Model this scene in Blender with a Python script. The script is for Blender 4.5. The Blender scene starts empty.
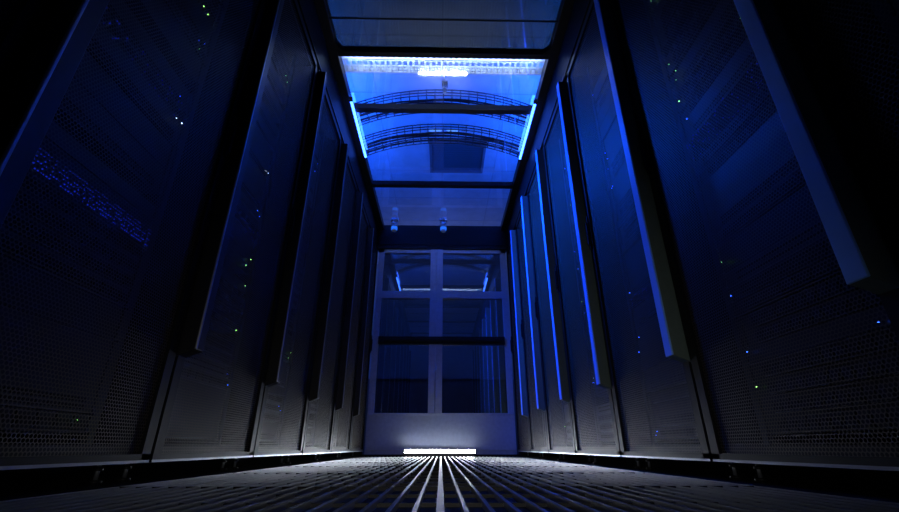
import bpy, bmesh, math, random
from mathutils import Vector, Matrix
random.seed(5)
scene = bpy.context.scene
scene.view_settings.view_transform = 'Standard'
scene.view_settings.look = 'None'

# ---------------------------------------------------------------- materials
def new_mat(name):
    m = bpy.data.materials.new(name); m.use_nodes = True
    nt = m.node_tree
    for n in list(nt.nodes): nt.nodes.remove(n)
    out = nt.nodes.new('ShaderNodeOutputMaterial')
    return m, nt, out

def pbr(name, col, rough=0.5, metal=0.0, noise=0.0, nscale=20.0, spec=0.5, bump=0.0, stretch=(1,1,1)):
    m, nt, out = new_mat(name)
    b = nt.nodes.new('ShaderNodeBsdfPrincipled')
    b.inputs['Base Color'].default_value = (*col, 1)
    b.inputs['Roughness'].default_value = rough
    b.inputs['Metallic'].default_value = metal
    b.inputs['Specular IOR Level'].default_value = spec
    if noise > 0 or bump > 0:
        tc = nt.nodes.new('ShaderNodeTexCoord')
        mp = nt.nodes.new('ShaderNodeMapping'); mp.inputs['Scale'].default_value = stretch
        nz = nt.nodes.new('ShaderNodeTexNoise'); nz.inputs['Scale'].default_value = nscale
        nz.inputs['Detail'].default_value = 4
        nt.links.new(tc.outputs['Object'], mp.inputs['Vector'])
        nt.links.new(mp.outputs[0], nz.inputs['Vector'])
        if noise > 0:
            mr = nt.nodes.new('ShaderNodeMapRange')
            mr.inputs['To Min'].default_value = max(0.02, rough - noise)
            mr.inputs['To Max'].default_value = min(1, rough + noise)
            nt.links.new(nz.outputs['Fac'], mr.inputs['Value'])
            nt.links.new(mr.outputs[0], b.inputs['Roughness'])
            mx = nt.nodes.new('ShaderNodeMix'); mx.data_type = 'RGBA'
            mx.inputs['A'].default_value = (*[c * 0.8 for c in col], 1)
            mx.inputs['B'].default_value = (*[min(1, c * 1.2) for c in col], 1)
            nt.links.new(nz.outputs['Fac'], mx.inputs['Factor'])
            nt.links.new(mx.outputs['Result'], b.inputs['Base Color'])
        if bump > 0:
            bp = nt.nodes.new('ShaderNodeBump'); bp.inputs['Strength'].default_value = bump
            bp.inputs['Distance'].default_value = 0.002
            nt.links.new(nz.outputs['Fac'], bp.inputs['Height'])
            nt.links.new(bp.outputs[0], b.inputs['Normal'])
    nt.links.new(b.outputs[0], out.inputs[0])
    return m

def emis(name, col, s):
    m, nt, out = new_mat(name)
    e = nt.nodes.new('ShaderNodeEmission')
    e.inputs[0].default_value = (*col, 1); e.inputs[1].default_value = s
    nt.links.new(e.outputs[0], out.inputs[0])
    return m

def perforated(name, pitch, radius, col, rough, metal=0.6):
    """sheet metal in the local YZ plane with staggered round holes"""
    m, nt, out = new_mat(name)
    N, L = nt.nodes, nt.links
    tc = N.new('ShaderNodeTexCoord')
    sep = N.new('ShaderNodeSeparateXYZ'); L.new(tc.outputs['Object'], sep.inputs[0])
    def math_(op, a, b=None):
        n = N.new('ShaderNodeMath'); n.operation = op
        for i, v in enumerate((a, b)):
            if v is None: continue
            if isinstance(v, (int, float)): n.inputs[i].default_value = v
            else: L.new(v, n.inputs[i])
        return n.outputs[0]
    r3 = math.sqrt(3)
    def lattice(off):
        a = math_('ADD', math_('DIVIDE', sep.outputs['Y'], pitch), off + 100)
        c = math_('ADD', math_('DIVIDE', sep.outputs['Z'], pitch * r3), off + 100)
        fa = math_('SUBTRACT', math_('FRACT', a), 0.5)
        fc = math_('MULTIPLY', math_('SUBTRACT', math_('FRACT', c), 0.5), r3)
        return math_('SQRT', math_('ADD', math_('MULTIPLY', fa, fa), math_('MULTIPLY', fc, fc)))
    d = math_('MINIMUM', lattice(0), lattice(0.5))
    hole = math_('LESS_THAN', d, radius)
    b = N.new('ShaderNodeBsdfPrincipled')
    b.inputs['Base Color'].default_value = (*col, 1)
    b.inputs['Roughness'].default_value = rough
    b.inputs['Metallic'].default_value = metal
    t = N.new('ShaderNodeBsdfTransparent')
    mix = N.new('ShaderNodeMixShader')
    L.new(hole, mix.inputs[0]); L.new(b.outputs[0], mix.inputs[1]); L.new(t.outputs[0], mix.inputs[2])
    L.new(mix.outputs[0], out.inputs[0])
    return m

def thin_glass(name, tint, refl_rough, base_refl, fres=0.6):
    m, nt, out = new_mat(name)
    N, L = nt.nodes, nt.links
    t = N.new('ShaderNodeBsdfTransparent'); t.inputs[0].default_value = (*tint, 1)
    g = N.new('ShaderNodeBsdfGlossy'); g.inputs['Roughness'].default_value = refl_rough
    g.inputs[0].default_value = (0.9, 0.95, 1, 1)
    fr = N.new('ShaderNodeLayerWeight'); fr.inputs[0].default_value = 0.35
    ad = N.new('ShaderNodeMath'); ad.operation = 'MULTIPLY_ADD'
    ad.inputs[1].default_value = fres; ad.inputs[2].default_value = base_refl; ad.use_clamp = True
    L.new(fr.outputs['Fresnel'], ad.inputs[0])
    mix = N.new('ShaderNodeMixShader')
    L.new(ad.outputs[0], mix.inputs[0]); L.new(t.outputs[0], mix.inputs[1]); L.new(g.outputs[0], mix.inputs[2])
    L.new(mix.outputs[0], out.inputs[0])
    return m

M_BLACK = pbr('rack_black_powdercoat', (0.006, 0.006, 0.007), 0.5, 0.0, 0.08, 60, spec=0.25)
M_FRAME = pbr('rack_frame_dark', (0.007, 0.007, 0.008), 0.45, 0.1, spec=0.25)
M_MESH = perforated('perforated_door_steel', 0.0088, 0.38, (0.072, 0.058, 0.036), 0.48, 0.1)
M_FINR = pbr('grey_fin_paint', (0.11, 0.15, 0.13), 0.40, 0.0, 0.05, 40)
M_FINB = pbr('blue_lit_fin_face', (0.22, 0.46, 0.95), 0.36, 0.0)  # blue light on the aisle-facing edge is put into this colour
M_FINL = pbr('shaded_fin_black', (0.008, 0.008, 0.010), 0.4)  # left fins are less lit; that shade is in this black
M_EDGE = pbr('aluminium_edge', (0.36, 0.38, 0.42), 0.35, 0.8)
M_SERV = pbr('server_bezel', (0.012, 0.013, 0.016), 0.4, 0.4, 0.1, 30)
M_SERV2 = pbr('server_bezel_grey', (0.035, 0.037, 0.042), 0.4, 0.6, 0.1, 30)
M_HOLE = pbr('vent_black', (0.004, 0.004, 0.005), 0.8)
L_GREEN = emis('led_green', (0.35, 1, 0.15), 5)
L_WHITE = emis('led_white', (0.7, 0.85, 1), 5)
L_BLUE = emis('led_blue', (0.03, 0.12, 1), 7)
L_DBLUE = emis('led_blue_dim', (0.02, 0.05, 1), 0.26)
L_RING = emis('sensor_added_glow', (0.02, 0.16, 1), 1.0)  # added glow that makes the sensors read bright blue
M_TUBE = emis('blue_tube_glow', (0.03, 0.12, 1), 13)
M_UPFILL = emis('ceiling_fill_glow', (0.0, 0.10, 1), 60)  # emission of the added ceiling wash
M_STRIPW = emis('white_strip_glow', (0.85, 0.92, 1), 90)
M_CEILLAMP = emis('ceiling_lamp_glow', (0.1, 0.3, 1), 1.6)
M_DOOR = pbr('door_aluminium', (0.33, 0.37, 0.48), 0.42, 0.2, 0.05, 30)
M_CEIL = pbr('ceiling_tile_white', (0.62, 0.64, 0.68), 0.7, 0, 0.05, 8)
M_CEILG = pbr('ceiling_grid', (0.48, 0.50, 0.54), 0.5)
M_VENT = pbr('vent_grey', (0.16, 0.17, 0.20), 0.5)
M_WALL = pbr('wall_paint', (0.35, 0.36, 0.40), 0.8, 0, 0.05, 5)
M_FLOOR = pbr('subfloor_dark', (0.008, 0.008, 0.01), 0.6)
M_GRATE = pbr('floor_grating_steel', (0.42, 0.43, 0.45), 0.30, 0.95)
M_TILE = pbr('floor_tile_black', (0.005, 0.005, 0.006), 0.5, 0.0, spec=0.15)
M_GALV = pbr('galvanised_steel', (0.6, 0.62, 0.65), 0.4, 0.2)
M_WIRE = pbr('tray_wire_dark', (0.012, 0.014, 0.03), 0.45, 0.2)
M_CABLE = pbr('cable_bundle_blue_black', (0.01, 0.015, 0.05), 0.5)
M_GLASSR = thin_glass('roof_polycarbonate', (0.9, 0.94, 1.0), 0.04, 0.02, 0.28)
M_GLASST = thin_glass('roof_tinted_glass', (0.08, 0.07, 0.042), 0.05, 0.03, 0.25)
M_GLASSD = thin_glass('door_tinted_glass', (0.16, 0.19, 0.26), 0.02, 0.22)
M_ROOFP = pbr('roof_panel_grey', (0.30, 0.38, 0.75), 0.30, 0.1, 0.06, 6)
M_WPLAST = pbr('white_plastic', (0.75, 0.77, 0.8), 0.35)

# ---------------------------------------------------------------- mesh helpers
class MB:
    def __init__(s):
        s.bm = bmesh.new(); s.mats = []
    def mi(s, m):
        if m not in s.mats: s.mats.append(m)
        return s.mats.index(m)
    def box(s, x0, x1, y0, y1, z0, z1, m):
        v = [s.bm.verts.new((x, y, z)) for x in (x0, x1) for y in (y0, y1) for z in (z0, z1)]
        i = s.mi(m)
        for f in ((0,1,3,2),(4,6,7,5),(0,4,5,1),(2,3,7,6),(0,2,6,4),(1,5,7,3)):
            fc = s.bm.faces.new([v[k] for k in f]); fc.material_index = i
    def quad(s, pts, m):
        fc = s.bm.faces.new([s.bm.verts.new(p) for p in pts]); fc.material_index = s.mi(m)
    def prism(s, poly, axis, a0, a1, m):
        """poly = 2-D outline; extruded along axis ('x','y','z')"""
        def P(u, w, a):
            return {'x': (a, u, w), 'y': (u, a, w), 'z': (u, w, a)}[axis]
        i = s.mi(m)
        A = [s.bm.verts.new(P(u, w, a0)) for u, w in poly]
        B = [s.bm.verts.new(P(u, w, a1)) for u, w in poly]
        n = len(poly)
        for k in range(n):
            f = s.bm.faces.new((A[k], A[(k+1) % n], B[(k+1) % n], B[k])); f.material_index = i
        f = s.bm.faces.new(A[::-1]); f.material_index = i
        f = s.bm.faces.new(B); f.material_index = i
    def tube(s, pts, r, m, seg=8):
        i = s.mi(m); rings = []
        pts = [Vector(p) for p in pts]
        for k, p in enumerate(pts):
            d = (pts[min(k+1, len(pts)-1)] - pts[max(k-1, 0)]).normalized()
            up = Vector((0, 0, 1)) if abs(d.z) < 0.9 else Vector((1, 0, 0))
            a = d.cross(up).normalized(); b = d.cross(a).normalized()
            rings.append([s.bm.verts.new(p + r * (math.cos(t) * a + math.sin(t) * b))
                          for t in [2 * math.pi * q / seg for q in range(seg)]])
        for A, B in zip(rings, rings[1:]):
            for q in range(seg):
                f = s.bm.faces.new((A[q], A[(q+1) % seg], B[(q+1) % seg], B[q])); f.material_index = i; f.smooth = True
        f = s.bm.faces.new(rings[0][::-1]); f.material_index = i
        f = s.bm.faces.new(rings[-1]); f.material_index = i
    def obj(s, name, parent=None, bevel=0.0):
        bmesh.ops.recalc_face_normals(s.bm, faces=s.bm.faces)
        me = bpy.data.meshes.new(name); s.bm.to_mesh(me); s.bm.free()
        for m in s.mats: me.materials.append(m)
        o = bpy.data.objects.new(name, me); scene.collection.objects.link(o)
        if parent: o.parent = parent
        if bevel > 0:
            b = o.modifiers.new('bevel', 'BEVEL'); b.width = bevel; b.segments = 2; b.limit_method = 'ANGLE'
        return o

def empty(name, loc=(0,0,0), rz=0):
    e = bpy.data.objects.new(name, None); scene.collection.objects.link(e)
    e.location = loc; e.rotation_euler = (0, 0, rz); e.empty_display_size = 0.1
    return e

# ---------------------------------------------------------------- constants (metres, floor z=0)
CAMH = 0.08
DOORX = 0.76        # rack front plane
ROOFZ = 2.48
ENDY = 4.58
RH = 2.16

# ---------------------------------------------------------------- racks
def build_rack(loc, rz, W, left, blue_unit=None):
    """local: front plane x=0 facing -x, body to +x. y spans +-W/2"""
    e = empty('server_rack', loc, rz)
    h = W / 2 - 0.002
    # carcass
    b = MB(); D = 1.0
    b.box(0.03, D, -h, -h + 0.012, 0.05, RH, M_BLACK)
    b.box(0.03, D, h - 0.012, h, 0.05, RH, M_BLACK)
    b.box(0.03, D, -h, h, RH - 0.015, RH, M_BLACK)
    b.box(0.03, D, -h, h, 0.05, 0.065, M_BLACK)
    b.box(D - 0.012, D, -h, h, 0.05, RH, M_BLACK)
    for sy in (-1, 1):
        b.box(0.008, 0.05, min(sy*h, sy*(h-0.045)), max(sy*h, sy*(h-0.045)), 0.05, RH, M_FRAME)
        y0 = sy * (h - 0.075)
        b.box(0.085, 0.10, min(y0, y0 - sy*0.02), max(y0, y0 - sy*0.02), 0.07, RH - 0.03, M_SERV2)
        b.box(0.03, 0.12, min(sy*h, y0), max(sy*h, y0), 0.065, 0.09, M_FRAME)
    b.box(0.008, 0.05, -h, h, RH - 0.06, RH, M_FRAME)
    b.box(0.008, 0.05, -h, h, 0.05, 0.085, M_FRAME)
    b.obj('carcass', e)
    # feet
    b = MB()
    for fy in (-h + 0.05, h - 0.05):
        for fx in (0.07, 0.9):
            b.tube([(fx, fy, 0.0), (fx, fy, 0.008)], 0.015, M_FRAME, 12)
            b.tube([(fx, fy, 0.008), (fx, fy, 0.052)], 0.005, M_EDGE, 10)
            b.tube([(fx, fy, 0.028), (fx, fy, 0.036)], 0.011, M_FRAME, 6)
    b.obj('levelling_feet', e)
    # door: frame + perforated sheet
    fin_y = h if left else -h
    b = MB()
    d0, d1 = (-h + 0.004, h - 0.004)
    zb, zt = 0.045, RH - 0.02
    fw = 0.035
    b.box(-0.018, 0.004, d0, d0 + fw, zb, zt, M_FRAME)
    b.box(-0.018, 0.004, d1 - fw, d1, zb, zt, M_FRAME)
    b.box(-0.018, 0.004, d0, d1, zt - fw, zt, M_FRAME)
    b.box(-0.018, 0.004, d0, d1, zb, zb + 0.02, M_FRAME)
    b.box(-0.0185, -0.017, d0, d1, zb, zb + 0.006, M_EDGE)
    # swing handle
    hy = -(fin_y / abs(fin_y)) * (h - 0.02)
    b.box(-0.026, -0.018, hy - 0.010, hy + 0.010, 0.98, 1.16, M_FRAME)
    b.box(-0.033, -0.025, hy - 0.007, hy + 0.007, 1.0, 1.12, M_BLACK)
    b.obj('door_frame', e)
    b = MB()
    b.quad([(-0.008, d0 + fw, zb + 0.02), (-0.008, d1 - fw, zb + 0.02), (-0.008, d1 - fw, zt - fw), (-0.008, d0 + fw, zt - fw)], M_MESH)
    b.obj('perforated_door_panel', e)
    # fin / vertical handle profile
    b = MB()
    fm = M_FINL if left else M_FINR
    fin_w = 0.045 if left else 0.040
    ya, yb = (fin_y - fin_w, fin_y) if left else (fin_y, fin_y + fin_w)
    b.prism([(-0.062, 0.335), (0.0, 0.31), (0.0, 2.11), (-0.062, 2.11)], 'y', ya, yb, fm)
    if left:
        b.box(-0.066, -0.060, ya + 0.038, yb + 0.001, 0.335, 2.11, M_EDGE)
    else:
        b.box(-0.066, -0.060, ya - 0.001, yb, 0.335, 2.11, M_FINB)  # lit edge of the fin as its own bluer strip
    b.obj('door_edge_profile', e, 0.002)
    # equipment
    b = MB(); z = 0.11; y0, y1 = -0.225, 0.225; LED = MB(); nled = 0
    while z < RH - 0.15:
        u = random.choice([1, 1, 1, 2, 2, 0, 4])
        hh = 0.0445 * max(u, 1)
        if z + hh > RH - 0.08: break
        if u == 0:
            z += hh; continue
        m = random.choice([M_SERV, M_SERV, M_SERV2])
        xf = 0.09 if random.random() < 0.6 else 0.10
        b.box(xf, 0.78, y0, y1, z + 0.001, z + hh - 0.002, m)
        # ears
        b.box(xf - 0.006, xf + 0.004, y0 - 0.018, y0 + 0.004, z + 0.003, z + hh - 0.004, M_SERV2)
        b.box(xf - 0.006, xf + 0.004, y1 - 0.004, y1 + 0.018, z + 0.003, z + hh - 0.004, M_SERV2)
        kind = random.choice(['drive', 'port', 'blank', 'drive'])
        if kind == 'drive':
            n = 8 if u == 1 else 12
            for r in range(max(1, u)):
                for k in range(n):
                    a = y0 + 0.012 + (y1 - y0 - 0.06) * k / n
                    w = (y1 - y0 - 0.06) / n - 0.004
                    b.box(xf - 0.008, xf + 0.001, a, a + w, z + 0.006 + r * 0.0445, z + 0.037 + r * 0.0445, M_SERV)
                    b.box(xf - 0.010, xf - 0.007, a + 0.004, a + w - 0.004, z + 0.012 + r * 0.0445, z + 0.031 + r * 0.0445, M_HOLE)
        elif kind == 'port':
            for k in range(24):
                a = y0 + 0.03 + k * 0.0155
                b.box(xf - 0.002, xf + 0.001, a, a + 0.011, z + 0.008, z + 0.018, M_HOLE)
                b.box(xf - 0.002, xf + 0.001, a, a + 0.011, z + 0.024, z + 0.034, M_HOLE)
        if random.random() < 0.46:
            lm = random.choice([L_GREEN, L_GREEN, L_WHITE, L_BLUE, L_BLUE, L_BLUE])
            for k in range(random.choice([1, 2, 2, 3])):
                a = random.choice([y1 - 0.02 - 0.012 * k, y0 + 0.02 + 0.03 * k])
                zz = z + random.uniform(0.008, hh - 0.012)
                LED.box(xf - 0.0125, xf - 0.0095, a, a + 0.0024, zz, zz + 0.0024, lm); nled += 1
        z += hh
    b.obj('rack_servers', e)
    if blue_unit:
        for (bz, dens, mm, bh) in blue_unit:
            for k in range(60):
                for r in range(bh):
                    if random.random() < dens:
                        a = -0.215 + k * 0.0072
                        LED.box(0.074, 0.076, a, a + 0.0028, bz + r * 0.009, bz + r * 0.009 + 0.0028, mm)
                        nled += 1
    if nled: LED.obj('status_leds', e)
    else: LED.bm.free()
    return e

PR, PL = 0.65, 0.66
for k in range(-2, 6):
    y0 = 0.64 + PR * k
    bu = {0: [(0.95, 0.14, L_DBLUE, 10)], 1: [(0.62, 0.12, L_DBLUE, 8)], -1: [(0.62, 0.2, L_DBLUE, 8)]}.get(k)
    build_rack((DOORX, y0 + PR / 2, 0), 0, PR, False, bu)
for k in range(-2, 6):
    y0 = 0.57 + PL * k
    bu = {0: [(0.60, 0.65, L_DBLUE, 6), (1.02, 0.10, L_DBLUE, 8)], 1: [(0.9, 0.10, L_DBLUE, 8)]}.get(k)
    build_rack((-DOORX, y0 + PL / 2, 0), math.pi, PL, True, bu)

# ---------------------------------------------------------------- room shell
def shell(name, dims, m):
    b = MB(); b.box(*dims, m); return b.obj(name)
RX, Y0, Y1, CZ = 2.4, -2.2, 7.6, 3.28
b = MB(); b.box(-RX, RX, Y0, Y1, -0.12, -0.045, M_FLOOR)
# solid floor tiles around the grating lane
b.box(-RX, -0.72, Y0, Y1, -0.045, 0.0, M_BLACK)
b.box(0.72, RX, Y0, Y1, -0.045, 0.0, M_BLACK)
b.box(-0.72, 0.72, ENDY - 0.06, Y1, -0.045, 0.0, M_BLACK)
b.obj('floor')
shell('wall_left', (-RX - 0.1, -RX, Y0, Y1, -0.12, CZ), M_WALL)
shell('wall_right', (RX, RX + 0.1, Y0, Y1, -0.12, CZ), M_WALL)
shell('wall_back', (-RX - 0.1, RX + 0.1, Y0 - 0.1, Y0, -0.12, CZ), M_WALL)
shell('wall_far', (-RX - 0.1, RX + 0.1, Y1, Y1 + 0.1, -0.12, CZ), M_WALL)
b = MB(); b.box(-RX - 0.1, RX + 0.1, Y0 - 0.1, Y1 + 0.1, CZ, CZ + 0.1, M_CEIL)
# T-grid
x = -1.96
while x < RX:
    b.box(x - 0.006, x + 0.006, Y0, Y1, CZ - 0.004, CZ + 0.01, M_CEILG); x += 0.65
y = -1.97
while y < Y1:
    b.box(-RX, RX, y - 0.006, y + 0.006, CZ - 0.0045, CZ + 0.01, M_CEILG); y += 0.65
b.obj('ceiling')
# ceiling return-air vent (dark square)
b = MB()
vx0, vx1, vy0, vy1 = -0.16, 0.50, 3.9, 4.54
b.box(vx0, vx1, vy0, vy0 + 0.03, CZ - 0.03, CZ - 0.005, M_VENT); b.box(vx0, vx1, vy1 - 0.03, vy1, CZ - 0.03, CZ - 0.005, M_VENT)
b.box(vx0, vx0 + 0.03, vy0, vy1, CZ - 0.03, CZ - 0.005, M_VENT); b.box(vx1 - 0.03, vx1, vy0, vy1, CZ - 0.03, CZ - 0.005, M_VENT)
b.box(vx0, vx1, vy0, vy1, CZ - 0.008, CZ - 0.004, M_VENT)
n = 14
for k in range(n):
    yy = vy0 + 0.03 + (vy1 - vy0 - 0.06) * (k + 0.5) / n
    b.prism([(yy - 0.016, CZ - 0.028), (yy - 0.013, CZ - 0.028), (yy + 0.016, CZ - 0.008), (yy + 0.013, CZ - 0.008)], 'x', vx0 + 0.03, vx1 - 0.03, M_VENT)
b.obj('ceiling_vent')
# ceiling luminaire
b = MB()
b.box(-0.16, 0.20, 3.70, 3.80, CZ - 0.04, CZ - 0.004, M_WPLAST)
b.box(-0.15, -0.02, 3.72, 3.745, CZ - 0.044, CZ - 0.04, M_CEILLAMP)
b.box(0.04, 0.17, 3.72, 3.745, CZ - 0.044, CZ - 0.04, M_CEILLAMP)
b.obj('ceiling_luminaire')

# ---------------------------------------------------------------- floor grating
b = MB(); pitch = 0.036; tile = 0.576
nb = int(1.44 / pitch)
yy = -1.2
while yy < ENDY - 0.08:
    ye = min(yy + tile, ENDY - 0.06)
    b.box(-0.72, 0.72, yy + 0.001, ye - 0.001, -0.03, -0.010, M_TILE)
    for i in range(nb + 1):
        xx = -0.72 + i * pitch
        w = 0.0034 if (i - 4) % 16 else 0.006
        b.box(max(-0.72, xx - w), min(0.72, xx + w), yy + 0.004, ye - 0.004, -0.02, 0.0, M_GRATE)
    b.box(-0.72, 0.72, yy + 0.001, yy + 0.009, -0.02, -0.001, M_TILE)
    for k in (1, 2, 3):
        b.box(-0.72, 0.72, yy + 0.144 * k, yy + 0.144 * k + 0.006, -0.02, -0.004, M_TILE)
    yy += tile
b.obj('floor_grating')

# ---------------------------------------------------------------- containment roof
R = empty('aisle_containment_roof')
b = MB()
ry0, ry1 = -0.75, ENDY
for s in (-1, 1):
    xa, xb = sorted((s * 0.70, s * 0.76))
    b.box(xa, xb, ry0, ry1, ROOFZ - 0.03, ROOFZ + 0.05, M_FRAME)
for yb, w in ((-0.5, 0.05), (0.5, 0.05), (1.53, 0.05), (2.06, 0.045), (2.58, 0.05), (3.63, 0.055)):
    b.box(-0.70, 0.70, yb - w / 2, yb + w / 2, ROOFZ - 0.03, ROOFZ + 0.02, M_BLACK)
b.obj('roof_frame', R, 0.004)
# concave corner gussets in the frame
b = MB()
for s in (-1, 1):
    for yb, sg in ((2.045, -1), (1.55, 1)):
        r = 0.09
        c = [(s * 0.70, yb)]
        for t in range(9):
            a = math.pi / 2 * t / 8
            c.append((s * (0.70 - r + r * math.sin(a)), yb + sg * (r - r * math.cos(a))))
        b.prism(c, 'z', ROOFZ - 0.028, ROOFZ + 0.01, M_BLACK)
b.obj('corner_gussets', R)
b = MB()
for a, c in ((2.06, 2.58), (2.58, 3.63), (3.63, ENDY - 0.02)):
    b.quad([(-0.70, a + 0.02, ROOFZ), (0.70, a + 0.02, ROOFZ), (0.70, c - 0.02, ROOFZ), (-0.70, c - 0.02, ROOFZ)], M_GLASSR)
a, c = 1.53, 2.06
b.quad([(-0.70, a + 0.02, ROOFZ), (0.70, a + 0.02, ROOFZ), (0.70, c - 0.02, ROOFZ), (-0.70, c - 0.02, ROOFZ)], M_GLASST)
b.obj('roof_glazing', R)
b = MB()
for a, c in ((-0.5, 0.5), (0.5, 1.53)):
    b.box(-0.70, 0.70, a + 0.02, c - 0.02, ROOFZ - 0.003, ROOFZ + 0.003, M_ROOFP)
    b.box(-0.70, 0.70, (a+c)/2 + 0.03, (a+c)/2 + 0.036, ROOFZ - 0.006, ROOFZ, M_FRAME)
b.box(-0.70, 0.70, 1.815, 1.823, ROOFZ - 0.008, ROOFZ - 0.001, M_BLACK)
b.obj('roof_panels', R)
b = MB()
for s in (-1, 1):
    xa, xb = sorted((s * 0.765, s * 0.785))
    b.box(xa, xb, ry0, ry1, RH + 0.002, ROOFZ + 0.05, M_BLACK)
    xa, xb = sorted((s * 0.75, s * 0.765))
    b.box(xa, xb, ry0, ry1, RH + 0.03, RH + 0.045, M_FRAME)
b.obj('side_fascias', R)

# blue LED tubes under roof edge
for s in (-1, 1):
    b = MB()
    b.tube([(s * 0.686, 2.46, ROOFZ - 0.045), (s * 0.686, 3.14, ROOFZ - 0.045)], 0.010, M_TUBE, 12)
    b.box(s * 0.686 - 0.012, s * 0.686 + 0.012, 2.44, 2.46, ROOFZ - 0.058, ROOFZ - 0.03, M_FRAME)
    b.box(s * 0.686 - 0.012, s * 0.686 + 0.012, 3.14, 3.16, ROOFZ - 0.058, ROOFZ - 0.03, M_FRAME)
    b.obj('led_tube_lamp')
# added blue battens, hidden on the rack tops, to wash the ceiling
for s in (-1, 1):
    for (ya, yb) in ((2.45, 3.15), (3.25, 3.95)):
        b = MB(); xx = s * 1.4
        b.prism([(xx - 0.05, RH + 0.002), (xx + 0.05, RH + 0.002), (xx + 0.03, RH + 0.07), (xx - 0.03, RH + 0.07)], 'y', ya, yb, M_WPLAST)
        b.box(xx - 0.028, xx + 0.028, ya + 0.02, yb - 0.02, RH + 0.07, RH + 0.085, M_UPFILL)
        b.obj('ceiling_fill_batten')

# perforated cable tray crossing (bright bar)
b = MB()
ty, tz = 2.25, 2.56
b.box(-0.78, 0.78, ty + 0.056, ty + 0.06, tz - 0.005, tz + 0.045, M_GALV)
k = -0.78
while k < 0.77:      # slotted front flange
    b.box(k, k + 0.022, ty - 0.06, ty - 0.056, tz + 0.006, tz + 0.036, M_GALV); k += 0.04
b.box(-0.78, 0.78, ty - 0.06, ty - 0.056, tz - 0.007, tz + 0.008, M_GALV)
b.box(-0.78, 0.78, ty - 0.06, ty - 0.056, tz + 0.034, tz + 0.046, M_GALV)
for off in (-0.06, -0.006, 0.046):
    b.box(-0.78, 0.78, ty + off, ty + off + 0.014, tz - 0.007, tz - 0.003, M_GALV)
k = -0.78
while k < 0.77:
    b.box(k, k + 0.016, ty - 0.06, ty + 0.06, tz - 0.0065, tz - 0.0035, M_GALV); k += 0.04
for s in (-1, 1):
    b.tube([(s * 0.82, ty, RH + 0.002), (s * 0.82, ty, tz - 0.02), (s * 0.80, ty, tz), (s * 0.74, ty, tz + 0.01)], 0.012, M_WIRE, 8)
b.obj('perforated_cable_tray')

# arched wire basket trays
def arch_tray(yc):
    b = MB(); wy = 0.10
    def P(t, dz=0.0):
        x = -1.0 + 2.0 * t
        z = 2.46 + 0.32 * (1 - abs(2 * t - 1) ** 2.2)
        return x, z + dz
    N = 28
    for dy in (-wy, -wy / 2, 0, wy / 2, wy):
        b.tube([(P(i / N)[0], yc + dy, P(i / N)[1]) for i in range(N + 1)], 0.0045, M_WIRE, 6)
    for dy in (-wy, wy):
        for dz in (0.03, 0.06):
            b.tube([(P(i / N)[0], yc + dy, P(i / N, dz)[1]) for i in range(N + 1)], 0.005, M_WIRE, 6)
    for i in range(1, N):
        x, z = P(i / N)
        b.tube([(x, yc - wy, z + 0.06), (x, yc - wy, z), (x, yc + wy, z), (x, yc + wy, z + 0.06)], 0.004, M_WIRE, 6)
    for q in range(3):
        dy = -0.04 + q * 0.022
        b.tube([(P(i / N)[0], yc + dy + 0.006 * math.sin(i * 0.7 + q), P(i / N, 0.013 + 0.004 * (q % 2))[1]) for i in range(N + 1)], 0.007, M_CABLE, 6)
    for s in (-1, 1):
        b.tube([(s * 1.0, yc - wy, RH + 0.003), (s * 1.0, yc - wy, 2.52)], 0.008, M_WIRE, 6)
        b.tube([(s * 1.0, yc + wy, RH + 0.003), (s * 1.0, yc + wy, 2.52)], 0.008, M_WIRE, 6)
    b.obj('arched_cable_tray')
arch_tray(2.85); arch_tray(3.27)

# threaded hanger with clips
b = MB()
b.tube([(0.01, 2.7, CZ - 0.002), (0.01, 2.7, 2.86)], 0.006, M_GALV, 8)
b.box(-0.015, 0.035, 2.68, 2.72, 2.86, 2.875, M_GALV)
b.box(-0.015, -0.007, 2.69, 2.71, 2.81, 2.86, M_GALV); b.box(0.027, 0.035, 2.69, 2.71, 2.81, 2.86, M_GALV)
b.prism([(-0.007, 2.86), (0.01, 2.83), (0.027, 2.86), (0.027, 2.85), (0.01, 2.815), (-0.007, 2.85)], 'y', 2.69, 2.71, M_WPLAST)
b.box(-0.004, 0.024, 2.69, 2.71, 2.76, 2.80, M_GALV)
b.tube([(0.01, 2.7, 2.86), (0.01, 2.7, 2.78)], 0.004, M_GALV, 8)
b.obj('tray_hanger_rod')

# sensors at roof end (cylinder smoke sensors)
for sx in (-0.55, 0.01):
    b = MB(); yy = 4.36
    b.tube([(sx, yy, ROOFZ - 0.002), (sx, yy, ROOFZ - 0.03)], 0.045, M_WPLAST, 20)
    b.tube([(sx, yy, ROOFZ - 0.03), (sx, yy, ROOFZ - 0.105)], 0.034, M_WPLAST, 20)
    b.tube([(sx, yy, ROOFZ - 0.105), (sx, yy, ROOFZ - 0.135)], 0.036, L_RING, 20)  # glowing band stands in for light falling on the sensor
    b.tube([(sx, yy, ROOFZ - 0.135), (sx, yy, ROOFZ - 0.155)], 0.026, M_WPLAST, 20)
    b.obj('smoke_detector')

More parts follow.
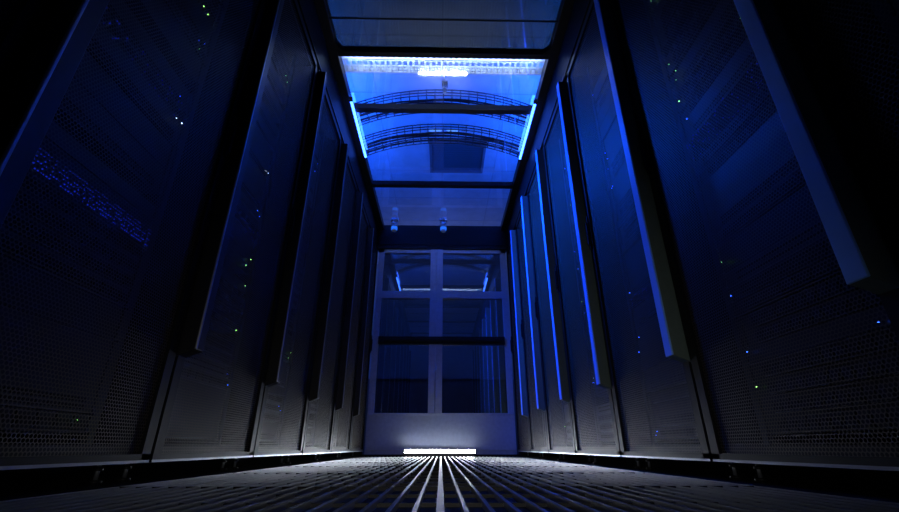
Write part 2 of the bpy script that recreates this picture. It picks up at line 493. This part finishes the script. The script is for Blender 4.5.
# ---------------------------------------------------------------- end wall with sliding doors
E = empty('sliding_glass_door', (0, ENDY, 0))
b = MB()
X0, X1, zt = -0.74, 0.74, 2.20
def fr(xa, xb, za, zb, y0=0.0, y1=0.05, m=M_DOOR): b.box(xa, xb, y0, y1, za, zb, m)
fr(X0, X1, 0.0, 0.385)                       # kick panel
fr(X0, -0.675, 0.385, zt); fr(0.675, X1, 0.385, zt)
fr(-0.135, -0.065, 0.385, zt, -0.012, 0.05); fr(-0.062, 0.008, 0.385, zt, -0.012, 0.05)
fr(X0, X1, 1.60, 1.685, -0.004, 0.05)
fr(X0, X1, 2.155, zt)
fr(X0, X1, 0.375, 0.395, -0.006, 0.05)
fr(X0, X1, 0.05, 0.058, -0.006, 0.0, M_EDGE)
b.obj('door_leaves', E, 0.003)
b = MB()
fr(-0.675, 0.675, 1.085, 1.165, -0.03, 0.03, M_BLACK)
fr(-0.60, 0.62, 1.11, 1.14, -0.05, -0.03, M_FRAME)
b.obj('push_bar', E, 0.004)
b = MB()
for xa, xb in ((-0.675, -0.135), (0.008, 0.675)):
    for za, zb in ((0.395, 1.085), (1.165, 1.60), (1.685, 2.155)):
        b.quad([(xa, 0.02, za), (xb, 0.02, za), (xb, 0.02, zb), (xa, 0.02, zb)], M_GLASSD)
b.obj('door_glass', E)
b = MB(); fr(-0.76, 0.76, zt, ROOFZ + 0.03, -0.02, 0.08, M_BLACK); fr(-0.74, 0.74, zt + 0.05, zt + 0.06, -0.026, -0.02, M_FRAME)
b.obj('door_header', E, 0.004)
b = MB(); b.box(-0.76, 0.76, -0.03, 0.06, 0.0, 0.018, M_FRAME); b.obj('door_sill', E)
# side infill beside end wall
for s, nm in ((-1, 'trim_1'), (1, 'trim_2')):
    xa, xb = sorted((s * 0.762, s * 1.78))
    b = MB(); b.box(xa, xb, ENDY, ENDY + 0.05, 0, ROOFZ + 0.05, M_BLACK); b.obj(nm)
# equipment cabinet in the room beyond the doors (seen dimly through the glass)
b = MB()
b.box(-1.5, 1.6, 6.9, 7.4, 0, 1.05, M_VENT)
k = -1.48
while k < 1.5:
    b.box(k, k + 0.36, 6.885, 6.9, 0.08, 0.98, M_VENT); b.box(k + 0.32, k + 0.335, 6.87, 6.885, 0.5, 0.62, M_EDGE); k += 0.385
b.box(-1.52, 1.62, 6.87, 7.42, 1.05, 1.08, M_DOOR)
b.obj('storage_cabinet')
# floor-level white strip lamp
b = MB()
b.box(-0.36, 0.34, ENDY - 0.075, ENDY - 0.035, 0.0, 0.062, M_FRAME)
b.box(-0.345, 0.325, ENDY - 0.08, ENDY - 0.075, 0.033, 0.061, M_STRIPW)
b.obj('floor_strip_lamp')

# ---------------------------------------------------------------- lights
def area(name, loc, tgt, sx, sy, power, col, spread=180):
    l = bpy.data.lights.new(name, 'AREA'); l.shape = 'RECTANGLE'; l.size = sx; l.size_y = sy
    l.energy = power; l.color = col; l.spread = math.radians(spread)
    o = bpy.data.objects.new(name, l); scene.collection.objects.link(o)
    o.location = loc
    d = Vector(tgt) - Vector(loc)
    o.rotation_euler = d.to_track_quat('-Z', 'Y').to_euler()
    return o
BL = (0.008, 0.10, 1.0)
# added unseen blue fills above the rack tops, brighten the ceiling
for s in (-1, 1):
    l = area('ceiling_fill_uplight', (s * 1.15, 3.1, 2.27), (s * 0.6, 3.1, CZ), 0.1, 1.6, 74, BL)
    l.rotation_euler = (math.pi, 0, 0)
# added blue fill under left roof rail, brightens right fins (and weaker twin)
def edge_fill(name, x, y, ly, power, tilt, spread):
    l = area(name, (x, y, ROOFZ - 0.05), (0, y, 0), 0.02, ly, power, (0.005, 0.085, 1.0), spread)
    l.rotation_euler = (0, tilt, 0)
edge_fill('roof_edge_fill', -0.66, 2.95, 0.9, 62.0, math.radians(-56), 90)
edge_fill('roof_edge_fill', 0.66, 2.8, 0.9, 0.4, math.radians(55), 105)
# added light hidden behind roof beam to pick out the perforated tray
l = area('tray_fill', (0, 2.10, ROOFZ + 0.025), (0, 2.24, 2.6), 1.35, 0.015, 8, (0.45, 0.62, 1.0), 110)
# added weak cool fills to brighten the room beyond the doors
l = area('far_room_fill', (0, 6.3, 2.2), (0, 6.3, CZ), 2.0, 0.4, 5.0, (0.25, 0.35, 1.0))
l = area('far_room_low_fill', (0, 5.9, 2.9), (0, 7.2, 0.6), 2.0, 0.4, 12, (0.10, 0.28, 1.0))
# added unseen white fill low behind the camera, lifts the lower rack doors
sp = bpy.data.lights.new('rear_fill_light', 'SPOT'); sp.energy = 14; sp.color = (1.0, 0.97, 0.94); sp.spot_size = math.radians(80); sp.spot_blend = 1.0
sp.shadow_soft_size = 0.03
o = bpy.data.objects.new('rear_fill_light', sp); scene.collection.objects.link(o)
o.location = (0, -0.35, 0.14); o.rotation_euler = (math.radians(88), 0, 0)

w = bpy.data.worlds.new('world'); scene.world = w; w.use_nodes = True
w.node_tree.nodes['Background'].inputs[0].default_value = (0.001, 0.002, 0.008, 1)
w.node_tree.nodes['Background'].inputs[1].default_value = 1.0

cam = bpy.data.cameras.new('camera'); co = bpy.data.objects.new('camera', cam); scene.collection.objects.link(co)
co.location = (0, 0, CAMH); co.rotation_euler = (math.radians(114), 0, math.radians(-1.05))
cam.sensor_width = 36; cam.lens = 36 * 430 / 899; cam.clip_start = 0.005
scene.camera = co
